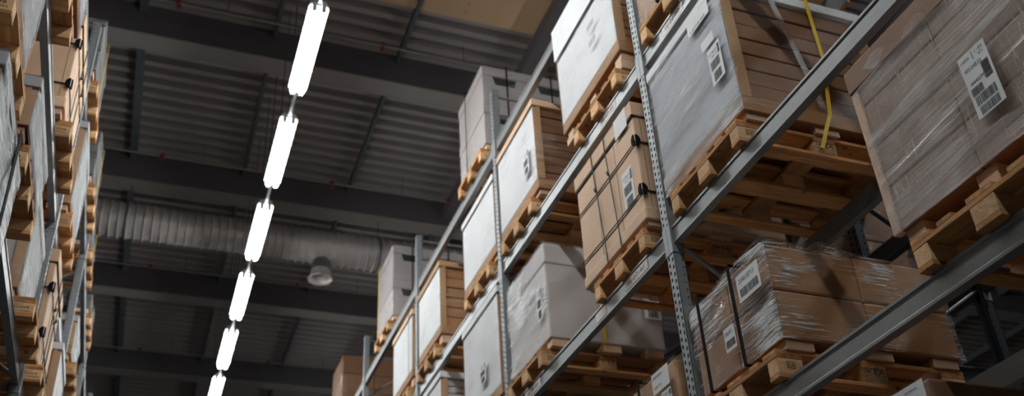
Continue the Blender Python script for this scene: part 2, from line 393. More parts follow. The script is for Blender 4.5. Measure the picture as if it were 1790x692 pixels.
for i, y0 in enumerate(lampY):
    if first: o = P0; first = False
    else: o = copy_tree(P0)
    o.location = (LX, y0, LZ + H)
    j = i - 6
    o['label'] = ('bright twin tube lamp over the aisle, ' + order[j]) if 0 <= j < 6 else 'bright twin tube lamp of the aisle row, outside the picture'
    if j < 6:
        tag(MB().box(LX - .016, LX + .016, y0 + 1.28, y0 + 1.715, LZ + .05, LZ + .082).build('lamp_rail', trayM),
            ('short rail joining the lamp %s to the next' % ['nearest the viewer', 'second from the top', 'third from the top', 'fourth from the top', 'fifth from the top', 'lowest in view'][j]) if 0 <= j else 'short rail between lamps outside the picture', 'rail', 'rails joining the lamps')
for i in range(9):
    y0 = -3.6 + 3.0 * i
    o = copy_tree(P0); o.location = (6.55, y0, 7.0 + H); o['group'] = 'lamps over the next aisle'
    o['label'] = 'twin tube lamp over the next aisle behind the right rack'
# ------------------------------------------------------------------ racks
LV = {'E': .40, 'D': 1.727, 'A': 3.052, 'B': 4.435, 'C': 5.805}
LVN = {'E': 'bottom shelf', 'D': 'lower shelf', 'A': 'second shelf', 'B': 'third shelf', 'C': 'top shelf'}
PW = .08
def upright_frame(xf, xb, yc, top, label, group, bluegalv=bluegalv, galv=galv):
    s = 1 if xb > xf else -1
    r = thing('upright_frame', label, 'rack upright', ((xf + xb) / 2, yc, -H), group)
    def post(x, sgn):
        """sgn: outward direction of the slotted face"""
        mb = MB(); w = .003; xo = x; xi = x - sgn * .07
        y0, y1 = yc - PW / 2, yc + PW / 2
        # slotted front face: solid strips with rungs between slots in two rows
        for a, b in ((y0, y0 + .012), (y0 + .028, y1 - .028), (y1 - .012, y1)): mb.box(xo - sgn * w, xo, a, b, -H, top)
        z = -H; 
        while z < top - .03:
            for a, dz in ((y0 + .012, 0), (y1 - .028, .024)): mb.box(xo - sgn * w, xo, a, a + .016, z + dz, min(top, z + dz + .024))
            z += .048
        mb.box(xo - sgn * .030, xo - sgn * .033, y0 + .003, y1 - .003, -H, top)
        # side faces with one slot row near the rear
        for yy, sy in ((y0, 1), (y1, -1)):
            mb.box(xo, xo - sgn * .048, yy, yy + sy * w, -H, top); mb.box(xo - sgn * .058, xi, yy, yy + sy * w, -H, top)
            z = -H
            while z < top:
                mb.box(xo - sgn * .048, xo - sgn * .058, yy, yy + sy * w, z, min(top, z + .036)); z += .05
            mb.box(xi, xi + sgn * .003, yy, yy + sy * .02, -H, top)
        p_ = mb.build('post', bluegalv, r)
        return p_
    post(xf, -s); post(xb, s)
    MB().box(xf + s * .01, xf + s * .06, yc - .03, yc + .03, -H, -H + .02).box(xb - s * .01, xb - s * .06, yc - .03, yc + .03, -H, -H + .02).build('foot_plate', galv, r)
    a, b = xf + s * .06, xb - s * .06
    z = -1.3; k_ = 0
    while z < top - .05:
        MB().tube((a, yc, z), (b, yc, z), .014, 8).build('cross_brace', galv, r) if k_ % 3 == 0 else None
        if z + .62 < top:
            p0, p1 = ((a, yc, z + .03), (b, yc, z + .60)) if k_ % 2 else ((b, yc, z + .03), (a, yc, z + .60))
            MB().tube(p0, p1, .016, 8).build('diagonal_brace', galv, r)
        z += .63; k_ += 1
    MB().tube((a, yc, top - .06), (b, yc, top - .06), .014, 8).build('cross_brace', galv, r)
    return r
def beam(x, s, y0, y1, z, label, group, mat=None):
    """s=+1: outer face looks to -X. profile: lips top and bottom, set-back web"""
    mat = mat or galv
    P = [(0, 0), (0, .013), (.006, .020), (.006, .094), (0, .101), (0, .115), (.048, .115), (.048, 0)]
    r = thing('shelf_beam', label, 'rack beam', (x, (y0 + y1) / 2, z), group)
    MB().prism([(x + s * a, z + b) for a, b in P], 'y', y0 + .04, y1 - .04).build('rail', mat, r)
    for yy, d_ in ((y0, 1), (y1, -1)):
        ya, yb = sorted((yy + d_ * .002, yy + d_ * .044))
        m_ = MB().box(x - s * .014, x - s * .009, ya, yb, z - .06, z + .13)
        m_.box(x - s * .014, x + s * .045, *sorted((yy + d_ * .041, yy + d_ * .046)), z - .06, z + .13)
        m_.build('end_connector', bluegalv, r)
    return r
XR, XRB = 2.745, 3.715
XL, XLB = -.905, -1.875
postsR = [1.51 + 2.8 * i for i in range(7)]
postsL = [1.67 + 2.8 * i for i in range(6)]
ordn = ['first', 'second', 'third', 'fourth', 'fifth', 'sixth', 'seventh']
whereR = ['behind the viewer, out of the picture', 'nearest in view, beside the bluish load', 'second in view, beside the white carton', 'third in view, under the far grey load', 'fourth in view, beside the far brown load', 'fifth and sixth, hidden low in the distance', 'hidden low in the distance beyond the fifth']
for i, yc in enumerate(postsR):
    upright_frame(XR, XRB, yc, 6.58, 'slotted upright frame of the right rack, ' + whereR[i], 'uprights of the right rack')
whereL = ['behind the viewer, out of the picture', 'hidden behind the nearest left loads', 'nearest in view, beside the tan carton', 'second in view at left, by the top beam', 'low in the distance at left', 'farthest at left, low in the distance']
for i, yc in enumerate(postsL):
    upright_frame(XL, XLB, yc, 6.58, 'slotted upright frame of the left rack, ' + whereL[i], 'uprights of the left rack')
bay = ['nearest bay', 'second bay', 'third bay', 'fourth bay', 'fifth bay', 'sixth bay']
for i, (a, b) in enumerate(zip(postsR, postsR[1:])):
    for l in 'EDABC':
        if l == 'E' and i > 0: continue
        if l == 'D' and i > 1: continue
        if l == 'A' and i > 3: continue
        if l == 'C' and i == 0: continue
        beam(XR + .011, 1, a, b, LV[l], 'grey front beam of the right rack, %s, %s' % (LVN[l], bay[i]), 'front beams of the right rack')
        beam(XRB - .011, -1, a, b, LV[l], 'grey rear beam of the right rack, %s, %s' % (LVN[l], bay[i]), 'rear beams of the right rack')
for i, (a, b) in enumerate(zip(postsL, postsL[1:])):
    for l in 'DABC':
        if l == 'D' and i > 1: continue
        if l == 'C' and i < 1: continue
        beam(XL - .011, -1, a, b, LV[l], 'grey front beam of the left rack, %s, %s' % (LVN[l], bay[i]), 'front beams of the left rack')
        beam(XLB + .011, 1, a, b, LV[l], 'grey rear beam of the left rack, %s, %s' % (LVN[l], bay[i]), 'rear beams of the left rack')
# the rack standing back to back behind the right one
XB0, XB1 = 4.15, 5.14
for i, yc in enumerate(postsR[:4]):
    upright_frame(XB1, XB0, yc, 4.75, 'dark upright frame of the rack behind the right rack, %s' % ['out of the picture', 'seen below the lower beam', 'in the middle distance', 'far along'][i], 'uprights of the rack behind', shaded_st, shaded_st)
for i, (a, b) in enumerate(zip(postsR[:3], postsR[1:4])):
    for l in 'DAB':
        beam(XB1 - .011, -1, a, b, LV[l], 'dark far beam of the rack behind, %s, %s' % (LVN[l], bay[i]), 'beams of the rack behind', shaded_st)
        beam(XB0 + .011, 1, a, b, LV[l], 'dark near beam of the rack behind, %s, %s' % (LVN[l], bay[i]), 'beams of the rack behind', shaded_st)

# bin stickers on the front beams
def sticker(y0, y1, z, txt, label, d=.0):
    """on the web of a right front beam; y0 is the end nearer the viewer"""
    x = XR + .011 + .006 - .002
    r = thing('bin_label', label, 'label', (x, (y0 + y1) / 2, z), 'bin labels on the beams')
    F = Face((x, y1, z), (0, -1, 0)); w = y1 - y0
    m_ = MB(); F.rect(m_, 0, 0, w, .068, -.0019, .0006); m_.build('paper', binpaper, r)
    if txt:
        m_ = MB(); F.text(m_, txt, w * .14, .018, w * .72, .034, .0012); m_.build('text', ink, r)
sticker(4.60, 4.92, LV['A'] + .024, '16-07-40', 'white bin label reading 16-07-40 on the second beam beside the nearest upright')
sticker(6.42, 6.74, LV['A'] + .024, '16-08-40', 'white bin label reading 16-08-40 at the foot of the second beam')
sticker(5.22, 5.38, LV['A'] + .024, '', 'small blank white sticker on the second beam below the cord-tied carton')
sticker(4.72, 4.98, LV['B'] + .024, '16-07-50', 'white bin label on the third beam above the cord-tied carton')
sticker(3.74, 4.0, LV['B'] + .024, '16-06-50', 'white bin label on the third beam right of the nearest upright')

# ------------------------------------------------------------------ pallets
PL, PWD, PH = 1.12, .745, .144
def make_pallet(side):
    """along X (depth) PL, along Y PWD; origin at the bottom centre; the aisle end is at local -X for the right rack"""
    r = thing('pallet', 'x', 'pallet', (0, 0, 0)); r.location = (0, 0, 0)
    class L(MB):
        def build(s, name, mat, parent=None, **k):
            for v_ in s.v: v_.z -= H
            return MB.build(s, name, mat, parent, **k)
    ys = [-PWD / 2, -PWD / 2 + .15, -.065, PWD / 2 - .23, PWD / 2 - .11]; ws = [.11, .08, .13, .08, .11]
    for y, w in zip(ys, ws): L().box(-PL / 2, PL / 2, y, y + w, .122, .144).build('deck_board', wx, r, bevel=.002)
    for x in (-PL / 2, -.0725, PL / 2 - .145): L().box(x, x + .145, -PWD / 2, PWD / 2, .100, .122).build('cross_board', wy, r, bevel=.002)
    mids = []
    for x in (-PL / 2, -.0725, PL / 2 - .145):
        for y, w in ((-PWD / 2, .082), (-.062, .124), (PWD / 2 - .082, .082)):
            b_ = L().box(x + .001, x + .144, y + .001, y + w - .001, .022, .100).build('block', wz, r, bevel=.003)
            if y == -PWD / 2: mids.append((x, b_))
    for y, w in ((-PWD / 2, .082), (-.062, .124), (PWD / 2 - .082, .082)): L().box(-PL / 2, PL / 2, y, y + w, 0, .022).build('bottom_board', wx, r, bevel=.003)
    yf = -PWD / 2 - .0008
    if side > 0:
        F = Face((-.0725, yf, .024), (1, 0, 0)); m_ = L()
        F.frame(m_, .002, .002, .140, .072, 0, .002)
        F.text(m_, 'IKEA', .012, .046, .120, .024, .0002); F.text(m_, '872 371 00', .012, .025, .120, .016, .0002); F.text(m_, 'PROPERTY OF IKEA', .010, .008, .124, .011, .0002)
        m_.build('stamp', stampink, mids[1][1])
        F = Face((-PL / 2, yf, .024), (1, 0, 0)); m_ = L(); F.frame(m_, .05, .025, .05, .035, 0, .0018)
        F.text(m_, 'EUR', .055, .030, .040, .022, .0002); m_.build('stamp', stampink, mids[0][1])
    else:
        F = Face((PL / 2 - .145, yf, .024), (1, 0, 0)); m_ = L()
        F.text(m_, '0017', .015, .052, .06, .014, .0002); F.text(m_, '80009', .015, .030, .10, .020, .0002); F.text(m_, 'RETURNABLE', .015, .010, .11, .012, .0002)
        m_.build('stamp', stampink, mids[2][1])
    return r
PAL = {1: make_pallet(1), -1: make_pallet(-1)}; used = {1: False, -1: False}
def pallet(side, ymid, zlev, label, xf=None, rot=0.0):
    if used[side]: r = copy_tree(PAL[side])
    else: r = PAL[side]; used[side] = True
    xf = (2.712 if side > 0 else -.815) if xf is None else xf
    r.location = (xf + side * PL / 2, ymid, zlev + .1155 + H); r.rotation_euler = (0, 0, rot)
    r['label'] = label; r['group'] = 'pallets on the %s rack' % ('right' if side > 0 else 'left')
    return r

# ------------------------------------------------------------------ loads
def aface(side, x, y_left_read, z): # face looking into the aisle
    return Face((x, y_left_read, z), (0, -side, 0))
def feet(r, side, xf, y0, y1, z0, z1, mat=None, depth=1.02):
    for yy in (y0 + .02, (y0 + y1) / 2 - .05, y1 - .14):
        for xx in (.02, depth / 2 - .05, depth - .18):
            MB().box(xf + side * xx, xf + side * (xx + .16), yy, yy + .10, z0, z1).build('foot', mat or tan, r, bevel=.003)
def sheet_load(side, xf, y0, y1, z0, z1, label, front=whitesheet, end=brown, wrap=f_light, layers=5, slots=False, lid=None, dp=1.02, zfoot=None, rim=True, strap=None, lab=None, cat='wrapped load', group=None, endseams=True, amp=.005):
    """flat packs stacked in a tray, boarded on the aisle side with a pale sheet, wrapped in film"""
    r = thing('wrapped_load', label, cat, (xf + side * dp / 2, (y0 + y1) / 2, zfoot if zfoot is not None else z0), group)
    xb = xf + side * dp; hgt = z1 - z0
    zt0, zt1 = z0 + (.10 if rim else 0), z1 - .07
    n = layers; h = (zt1 - zt0) / n
    rr = random.Random(int(y0 * 100 + z0 * 10))
    for i in range(n):
        jit = rr.uniform(0, .012)
        MB().box(xf + side * .05, xb - side * .05, y0 + .016 + jit, y1 - .016, zt0 + i * h + .004, zt0 + (i + 1) * h - .004).build('flat_pack', end, r, bevel=.006)
        if slots:
            m_ = MB(); nn = 4
            for q in range(nn):
                xa = xf + side * (.16 + q * .22 + (.1 if i % 2 else 0))
                m_.box(xa, xa + side * .09, y0 + .004, y0 + .016 + jit, zt0 + (i + .25) * h, zt0 + (i + .8) * h)
            m_.build('pale_spacer', greycard if slots == 'dark' else whitecard, r)
    if rim: MB().box(xf, xb, y0, y1, z0, zt0).build('base_tray', brown if end is not whitecard else midb, r, bevel=.006)
    for (xx, yy) in ((xf, y0), (xb - side * .07, y0), (xf, y1 - .012), (xb - side * .07, y1 - .012)):
        MB().box(xx, xx + side * .07, yy, yy + .012, zt0, zt1).build('corner_post', midb, r)
    MB().box(xf, xf + side * .012, y0 + .002, y1 - .002, zt0, zt1).build('front_board', front, r, bevel=.003)
    MB().box(xf - side * .012, xb, y0 - .008, y1 + .008, zt1, z1).build('lid', lid or front, r, bevel=.006)
    MB().box(xf - side * .002, xf + side * .03, y0 - .001, y1 + .001, zt1 - .016, zt1 + .002).build('lid_shadow', seam, r)  # dark strip standing for the shade under the lid overhang
    if zfoot is not None and zfoot < z0 - .01: feet(r, side, xf, y0, y1, zfoot, z0, tan if front is not greycard else greycard, dp)
    shell(xf - side * .013, xb + side * .009, y0 - .010, y1 + .009, z0 + .004, z1 + .004, amp=amp, seed=y0 * 3 + z0).build('stretch_wrap', [wrap, f_end.get(wrap.name, wrap)], r)
    xo = xf - side * .024
    if lab:
        for (ya, za, w, h_, kind_) in lab: add_label(r, aface(side, xo, ya, za), w, h_, kind_)
    if strap:
        for (yy, mt) in strap:
            MB().ribbon([(xo, yy, z0 - .0), (xo, yy, z1 + .006)], (0, .011, 0), .002).ribbon([(xo, yy, z1 + .008), (xb, yy, z1 + .008)], (0, .011, 0), .002).build('strap', mt, r)
    return r
def bands(r, side, xf, y0, y1, lst):
    """ropes of gathered film lying along the aisle side: (z at the near end, z at the far end, width)"""
    for i, (za, zb, w_) in enumerate(lst):
        m_ = MB(); n = 16; vs = []
        for q in range(n + 1):
            y = y0 + (y1 - y0) * q / n; z = za + (zb - za) * q / n + .003 * math.sin(q * .7 + i); ww = w_ * (1 + .2 * math.sin(q * .6 + i * 2))
            for t_ in (-.5, -.17, .17, .5): vs.append((xf - side * (.0165 + .002 * (abs(t_) < .3)), y, z + ww * t_))
        m_.add(vs, [(q * 4 + k_, q * 4 + k_ + 1, q * 4 + k_ + 5, q * 4 + k_ + 4) for q in range(n) for k_ in range(3)], True)
        m_.build('film_band', f_band, r)
def add_label(r, F, w, h, kind_, tilt=0):
    m_ = MB(); F.rect(m_, 0, 0, w, h, 0, .0008); lp = m_.build('label_sheet', paper, r)
    m_ = MB(); e = .0014
    if kind_ == 'ship':       # address on top, two barcodes under each other
        F.text(m_, '103.988.40', w * .10, h * .80, w * .62, h * .07, e); F.text(m_, '8022 42', w * .30, h * .70, w * .45, h * .06, e)
        F.bars(m_, w * .12, h * .38, w * .70, h * .24, e, 3); F.bars(m_, w * .22, h * .06, w * .58, h * .24, e, 5)
        F.bars(m_, w * .80, h * .66, w * .15, h * .26, e, 8, False)
    elif kind_ == 'big':
        F.text(m_, '1450-', w * .08, h * .88, w * .34, h * .05, e); F.text(m_, '1123', w * .62, h * .90, w * .28, h * .05, e); F.text(m_, '971', w * .70, h * .83, w * .18, h * .04, e)
        F.rect(m_, w * .50, h * .84, w * .52, h * .97, e, e + .0004)
        F.text(m_, '903.548.53', w * .10, h * .72, w * .62, h * .06, e); F.text(m_, '4445M', w * .14, h * .50, w * .5, h * .06, e)
        F.bars(m_, w * .66, h * .45, w * .26, h * .26, e, 3, False); F.bars(m_, w * .08, h * .34, w * .42, h * .12, e, 9)
        F.bars(m_, w * .12, h * .18, w * .74, h * .14, e, 5); F.bars(m_, w * .16, h * .03, w * .68, h * .12, e, 6)
    elif kind_ == 'num':
        F.text(m_, '160840', w * .12, h * .10, w * .70, h * .18, e)
    elif kind_ == 'lines':
        F.bars(m_, w * .1, h * .15, w * .8, h * .3, e, 4); F.text(m_, '204618713', w * .1, h * .66, w * .7, h * .18, e)
    elif kind_ == 'addr':
        F.text(m_, '60054561', w * .08, h * .70, w * .55, h * .14, e); F.text(m_, '168110', w * .10, h * .22, w * .42, h * .13, e)
    elif kind_ == 'e116':
        F.text(m_, '20116', w * .55, h * .25, w * .3, h * .3, e); F.text(m_, 'DESCRIPTION', w * .62, h * .75, w * .25, h * .08, e)
    elif kind_ == 'small':
        F.text(m_, '240.-', w * .08, h * .60, w * .36, h * .16, e); F.bars(m_, w * .58, h * .5, w * .34, h * .4, e, 4, False)
    if m_.v: m_.build('print', ink, lp)
def cord_carton(side, xf, y0, y1, z0, z1, label, zfoot, sheet=False, shiplab=False, group=None):
    r = thing('corded_carton', label, 'carton', (xf + side * .5, (y0 + y1) / 2, zfoot), group); dp = 1.04; xb = xf + side * dp
    MB().box(xf + side * .012, xb, y0 + .010, y1 - .010, z0 + .08, z1 - .09).build('carton_body', tan, r, bevel=.008)
    MB().box(xf, xb + side * .008, y0, y1, z0, z0 + .095).build('base_tray', tan, r, bevel=.012)
    MB().box(xf, xb + side * .008, y0, y1, z1 - .115, z1).build('lid', tan, r, bevel=.006)
    m_ = MB()
    for yy in (y0 + .33 * (y1 - y0), y0 + .66 * (y1 - y0)): m_.box(xf + side * .0105, xf + side * .013, yy - .0015, yy + .0015, z0 + .1, z1 - .12)
    m_.box(xf + side * .06, xf + side * .063, y0 + .0085, y0 + .011, z0 + .1, z1 - .12)
    m_.build('flute_seam', seam, r)
    MB().box(xf + side * .004, xf + side * .03, y0 + .006, y1 - .006, z1 - .128, z1 - .113).box(xf + side * .004, xb - side * .01, y0 + .006, y0 + .03, z1 - .126, z1 - .113).build('lid_shadow', seam, r)  # dark strips paint the shade below the lid edge
    feet(r, side, xf, y0, y1, zfoot, z0, tan, dp)
    zc = (z0 + .22, z0 + .61)
    c_ = MB(); xo = xf - side * .006; yo = y0 - .004
    for z in zc:
        pts = [(xo + side * .012, y0 + .004, z)] + [(xo + side * (.010 + .002 * math.sin(q * 3)), y0 + (y1 - y0) * q / 8, z - .012 * math.sin(PI * q / 8)) for q in range(1, 9)]
        c_.path(pts, .0045)
        c_.path([(xo + side * .012, yo + .008, z), (xb, yo + .008, z + .002)], .0065)
    for fy in (.42, .64):
        yy = y0 + fy * (y1 - y0)
        c_.path([(xo, yy + .02, z1 + .004), (xo, yy + .015, z1 - .12), (xo + side * .008, yy, z0 + .5), (xo + side * .006, yy - .03, z0 + .2), (xo, yy - .05, z0 - .01)], .0042)
        c_.path([(xo, yy + .02, z1 + .004), (xb, yy + .02, z1 + .004)], .0042)
        c_.tube((xo - side * .002, yy, z0 + .612), (xo - side * .002, yy + .012, z0 + .64), .011, 6)
    c_.build('cord', cord, r)
    for z in zc:   # half-moon corner protectors
        m_ = MB(); n = 10; R_ = .045
        a = [(yo, z)] ; pts1 = [(xf - side * .003, y0 + .0 + R_ * .75 * math.sin(PI * q / n), z - R_ * math.cos(PI * q / n)) for q in range(n + 1)]
        pts2 = [(xf + side * R_ * .8 * math.sin(PI * q / n), y0 - .003, z - R_ * math.cos(PI * q / n)) for q in range(n + 1)]
        for pts, off in ((pts1, (-side * .010, 0, 0)), (pts2, (0, -.010, 0))):
            vs = pts + [tuple(Vector(p_) + Vector(off)) for p_ in pts]; k_ = n + 1
            m_.add(vs, [tuple(range(k_)), tuple(range(k_, 2 * k_))[::-1]] + [(q, (q + 1) % k_, (q + 1) % k_ + k_, q + k_) for q in range(k_)])
        m_.build('corner_protector', black, r)
    if sheet: # white paper folded over the lid
        MB().box(xf - side * .003, xf - side * .0015, 4.53, 4.71, z1 - .155, z1 + .001).box(xf - side * .003, xf + side * .3, 4.53, 4.71, z1 + .001, z1 + .003).build('paper_sheet', paper, r)
    if shiplab: add_label(r, aface(side, xf + side * .010, 4.72, z0 + .20), .15, .30, 'ship')
    return r
def white_carton(side, xf, y0, y1, z0, z1, label, zfoot):
    r = thing('white_carton', label, 'carton', (xf + side * .5, (y0 + y1) / 2, zfoot)); dp = 1.0; xb = xf + side * dp
    MB().box(xf + side * .008, xb, y0 + .008, y1 - .008, z0, z1 - .17).build('carton_body', whitecard, r, bevel=.012)
    MB().box(xf, xb + side * .008, y0, y1, z1 - .19, z1).build('lid', whitecard, r, bevel=.014)
    feet(r, side, xf, y0, y1, zfoot, z0, tan, dp)
    shell(xf - side * .010, xb + side * .012, y0 - .004, y1 + .006, z0, z1 + .004, amp=.004, seed=4).build('stretch_wrap', [f_wc, f_clear], r)
    add_label(r, aface(side, xf - side * .013, 6.36, z0 + .20), .10, .30, 'ship')
    add_label(r, Face((xf + side * .84, y0 - .012, z0 + .26), (side, 0, 0)), .15, .26, 'ship')
    MB().ribbon([(xf + side * .47, y0 - .006, z1), (xf + side * .46, y0 - .012, z0), (xf + side * .40, y0 + .03, zfoot - .01)], (.012, 0, 0), .002).build('yellow_strap', yellow, r)
    return r
def brown_load(side, xf, y0, y1, z0, z1, label, zfoot=None, mat=brown, wrap=f_mid, rows=2, cols=2, dp=1.05, top=0, straps=None, lab=None, bevel=.012, group=None, amp=.007, post=False, cat='wrapped load', skip=()):
    r = thing('wrapped_load', label, cat, (xf + side * dp / 2, (y0 + y1) / 2, zfoot if zfoot is not None else z0), group)
    xb = xf + side * dp; h = (z1 - z0) / rows; w = dp / cols; w2 = (y1 - y0) / 2
    for i in range(rows):
        for j in range(cols):
            for k_ in range(2):
                if (i, j) in skip: continue
                MB().box(xf + side * (j * w + .003), xf + side * ((j + 1) * w - .003), y0 + k_ * w2 + .002, y0 + (k_ + 1) * w2 - .002, z0 + i * h + .002, z0 + (i + 1) * h - .002).build('carton', mat, r, bevel=bevel)
    if post:
        for yy in (y0, y1 - .03): MB().box(xf - side * .006, xf + side * .03, yy - .006, yy + .036, z0 + .0, z1 - .10).build('corner_post', tan, r, bevel=.003)
        MB().box(xf - side * .012, xb, y0 - .012, y1 + .012, z1 - .12, z1 + .004).build('lid', rbrown, r, bevel=.006)
    if zfoot is not None and zfoot < z0 - .01: feet(r, side, xf, y0, y1, zfoot, z0, tan, dp)
    shell(xf - side * .012, xb + side * .010, y0 - .010, y1 + .010, z0 - .008, z1 + .006, amp=amp, seed=y0 + z0, top=top, n=26 if top else 16).build('stretch_wrap', [wrap, f_end.get(wrap.name, wrap)], r)
    xo = xf - side * (.040 if wrap is f_crin else .030)
    if lab:
        for (ya, za, w_, h_, kd) in lab: add_label(r, aface(side, xo, ya, za), w_, h_, kd)
    if straps:
        for yy in straps:
            MB().ribbon([(xo, yy, z0 - .024), (xo, yy, z1 + .02), ], (0, .0135, 0), .003).ribbon([(xo, yy, z1 + .02), (xb, yy, z1 + .02)], (0, .012, 0), .003).ribbon([(xo, yy, z0 - .024), (xo + side * .2, yy, z0 - .024)], (0, .012, 0), .003).build('black_strap', black, r)
    return r

T = {k: v + .1155 + PH for k, v in LV.items()}    # pallet tops
# ---- right rack, lower shelf (D)
pallet(1, 2.155, LV['D'], 'wooden pallet under the largest brown wrapped load, far right edge of the picture')
r = brown_load(1, 2.755, 1.66, 2.625, 2.085, 2.955, 'largest brown wrapped load with a white label, at the right edge of the picture', zfoot=T['D'], mat=rbrown, wrap=f_heavy, rows=4, cols=2, post=True, lab=[(2.05, 2.235, .135, .29, 'big')], bevel=.008, amp=.006)
bands(r, 1, 2.757, 1.66, 2.61, [(2.26, 2.17, .09), (2.60, 2.55, .05), (2.42, 2.34, .025)])
pallet(1, 3.866, LV['D'], 'wooden pallet under the brown carton load with two black straps')
brown_load(1, 2.755, 3.46, 4.22, 2.035, 2.565, 'brown cartons in shiny wrap with two black straps, on the lower shelf', zfoot=T['D'], mat=brown, wrap=f_crin, rows=2, cols=2, top=.05, straps=(3.74, 4.07), lab=[(3.69, 2.33, .20, .15, 'lines'), (3.88, 2.14, .10, .13, 'lines')], dp=1.07, amp=.01)
pallet(1, 4.93, LV['D'], 'mostly hidden pallet under the small tan carton at the bottom edge')
brown_load(1, 2.755, 4.46, 5.36, 2.03, 2.39, 'tan carton with white address label, low beside the nearest upright', zfoot=T['D'], mat=midb, wrap=f_light, rows=1, cols=1, lab=[(4.69, 2.25, .20, .125, 'addr'), (4.60, 2.10, .11, .13, 'ship'), (5.15, 2.12, .10, .14, 'small')], straps=(4.86,), amp=.003)
pallet(1, 3.13, LV['E'], 'hidden pallet below the carton at the bottom right corner')
brown_load(1, 2.755, 2.68, 3.58, T['E'] + .05, 1.485, 'brown carton with a large white label, cut off at the bottom right corner', zfoot=T['E'], mat=dbrown, wrap=f_light, rows=1, cols=1, lab=[(2.96, 1.36, .28, .115, 'e116')], amp=.003)
# ---- right rack, second shelf (A)
pallet(1, 3.783, LV['A'], 'wooden pallet with burnt stamp under the bluish white load with yellow strap')
r = sheet_load(1, 2.755, 3.37, 4.25, 3.355, 4.34, 'big bluish white sheeted load with brown end, yellow strap, right of the nearest upright', front=bluesheet, end=umber, wrap=f_mid, layers=7, zfoot=T['A'], lab=[(3.56, 3.66, .13, .26, 'ship'), (3.70, 4.16, .24, .10, 'num'), (3.60, 3.95, .13, .07, '')], lid=whitesheet)
bands(r, 1, 2.757, 3.37, 4.24, [(3.475, 3.45, .07), (3.80, 3.66, .10)])
MB().ribbon([(3.36, 3.345, 4.35), (3.37, 3.345, 3.85), (3.30, 3.343, 3.42), (3.27, 3.343, 3.36), (3.19, 3.35, 3.17), (3.18, 3.36, 3.16)], (.013, 0, 0), .002).build('yellow_strap', yellow, r)
MB().ribbon([(3.08, 3.348, 4.34), (3.20, 3.344, 3.80), (3.27, 3.346, 3.46)], (.022, 0, 0), .001).build('film_tail', f_white, r)
pallet(1, 4.89, LV['A'], 'wooden pallet under the tan corded carton on the right rack')
cord_carton(1, 2.715, 4.46, 5.41, 3.345, 4.29, 'tan carton tied with dark cord on the right rack, left of nearest upright', T['A'], sheet=True, shiplab=True)
pallet(1, 6.625, LV['A'], 'wooden pallet with burnt stamp under the tall white lidded carton')
white_carton(1, 2.765, 6.18, 7.05, 3.375, 4.225, 'white lidded carton in glossy wrap beside the second upright, yellow strap', T['A'])
pallet(1, 7.72, LV['A'], 'hidden pallet beyond the second upright, second shelf')
sheet_load(1, 2.755, 7.24, 8.24, 3.36, 4.41, 'pale wrapped load with spacers at its end, just past the second upright, bottom edge', end=brown, layers=10, slots=True, zfoot=T['A'], lab=[(7.72, 3.62, .16, .2, 'ship')])
pallet(1, 9.42, LV['A'], 'hidden pallet near the bottom edge, third bay of the second shelf')
sheet_load(1, 2.755, 9.0, 9.84, 3.36, 4.36, 'small pale load with white slotted end at the bottom edge between two pallets', end=whitecard, layers=10, slots='dark', zfoot=T['A'])
# ---- right rack, third shelf (B)
pallet(1, 3.82, LV['B'], 'wooden pallet cut off by the top edge, right of the nearest upright')
brown_load(1, 2.755, 3.42, 4.245, 4.745, 5.65, 'wrapped brown load cut off at the top edge, right of the nearest upright', zfoot=T['B'], mat=brown, wrap=f_mid, rows=2, cols=2, straps=(3.95,))
pallet(1, 4.955, LV['B'], 'wooden pallet under the bright white load at the top of the picture')
r = sheet_load(1, 2.752, 4.55, 5.57, 4.845, 5.79, 'bright white sheeted load at top centre with a brown slotted end', end=brown, layers=10, slots=True, zfoot=4.785, lab=None)
MB().box(2.765, 3.74, 4.57, 4.70, 4.70, 4.785).box(2.765, 3.74, 4.98, 5.08, 4.72, 4.785).box(2.765, 3.74, 5.42, 5.55, 4.72, 4.785).build('support_board', tan, r, bevel=.004)
MB().prism([(2.730, 5.60), (2.726, 5.93), (2.730, 5.93), (2.734, 5.60)], 'y', 4.56, 5.56).build('lid_flap', whitesheet, r)
for zb, hb in ((0, .06), (.17, .05)):
    m_ = MB(); F = aface(1, 2.722, 4.93, 5.18); F.bars(m_, 0, zb, .12, hb, 0, 3); m_.build('printed_bars', greyink, r)
pallet(1, 6.60, LV['B'], 'wooden pallet under the white load with tan lid, beside the second upright')
sheet_load(1, 2.755, 6.14, 7.05, 4.74, 5.69, 'white faced load with tan lid and brown slatted end, right of the second upright', end=dbrown, layers=9, zfoot=T['B'], lid=tan, lab=[(6.38, 4.98, .13, .26, 'ship')])
pallet(1, 7.68, LV['B'], 'wooden pallet under the bright white load left of the second upright')
sheet_load(1, 2.755, 7.20, 8.15, 4.74, 5.62, 'bright white load left of the second upright, under the top beam', end=brown, layers=8, zfoot=T['B'])
pallet(1, 9.42, LV['B'], 'wooden pallet under the white load with orange-brown slatted end')
sheet_load(1, 2.755, 8.98, 9.835, 4.79, 5.69, 'white faced load with orange-brown lid and slatted end, third bay', end=brown, layers=6, zfoot=T['B'], lid=midb)
pallet(1, 10.55, LV['B'], 'wooden pallet beyond the third upright, bottom of the third shelf')
sheet_load(1, 2.755, 10.12, 11.02, 4.80, 5.68, 'white wrapped load with a tan corner, just left of the third upright', end=brown, layers=5, zfoot=T['B'], lid=tan, strap=[(10.2, cord)])
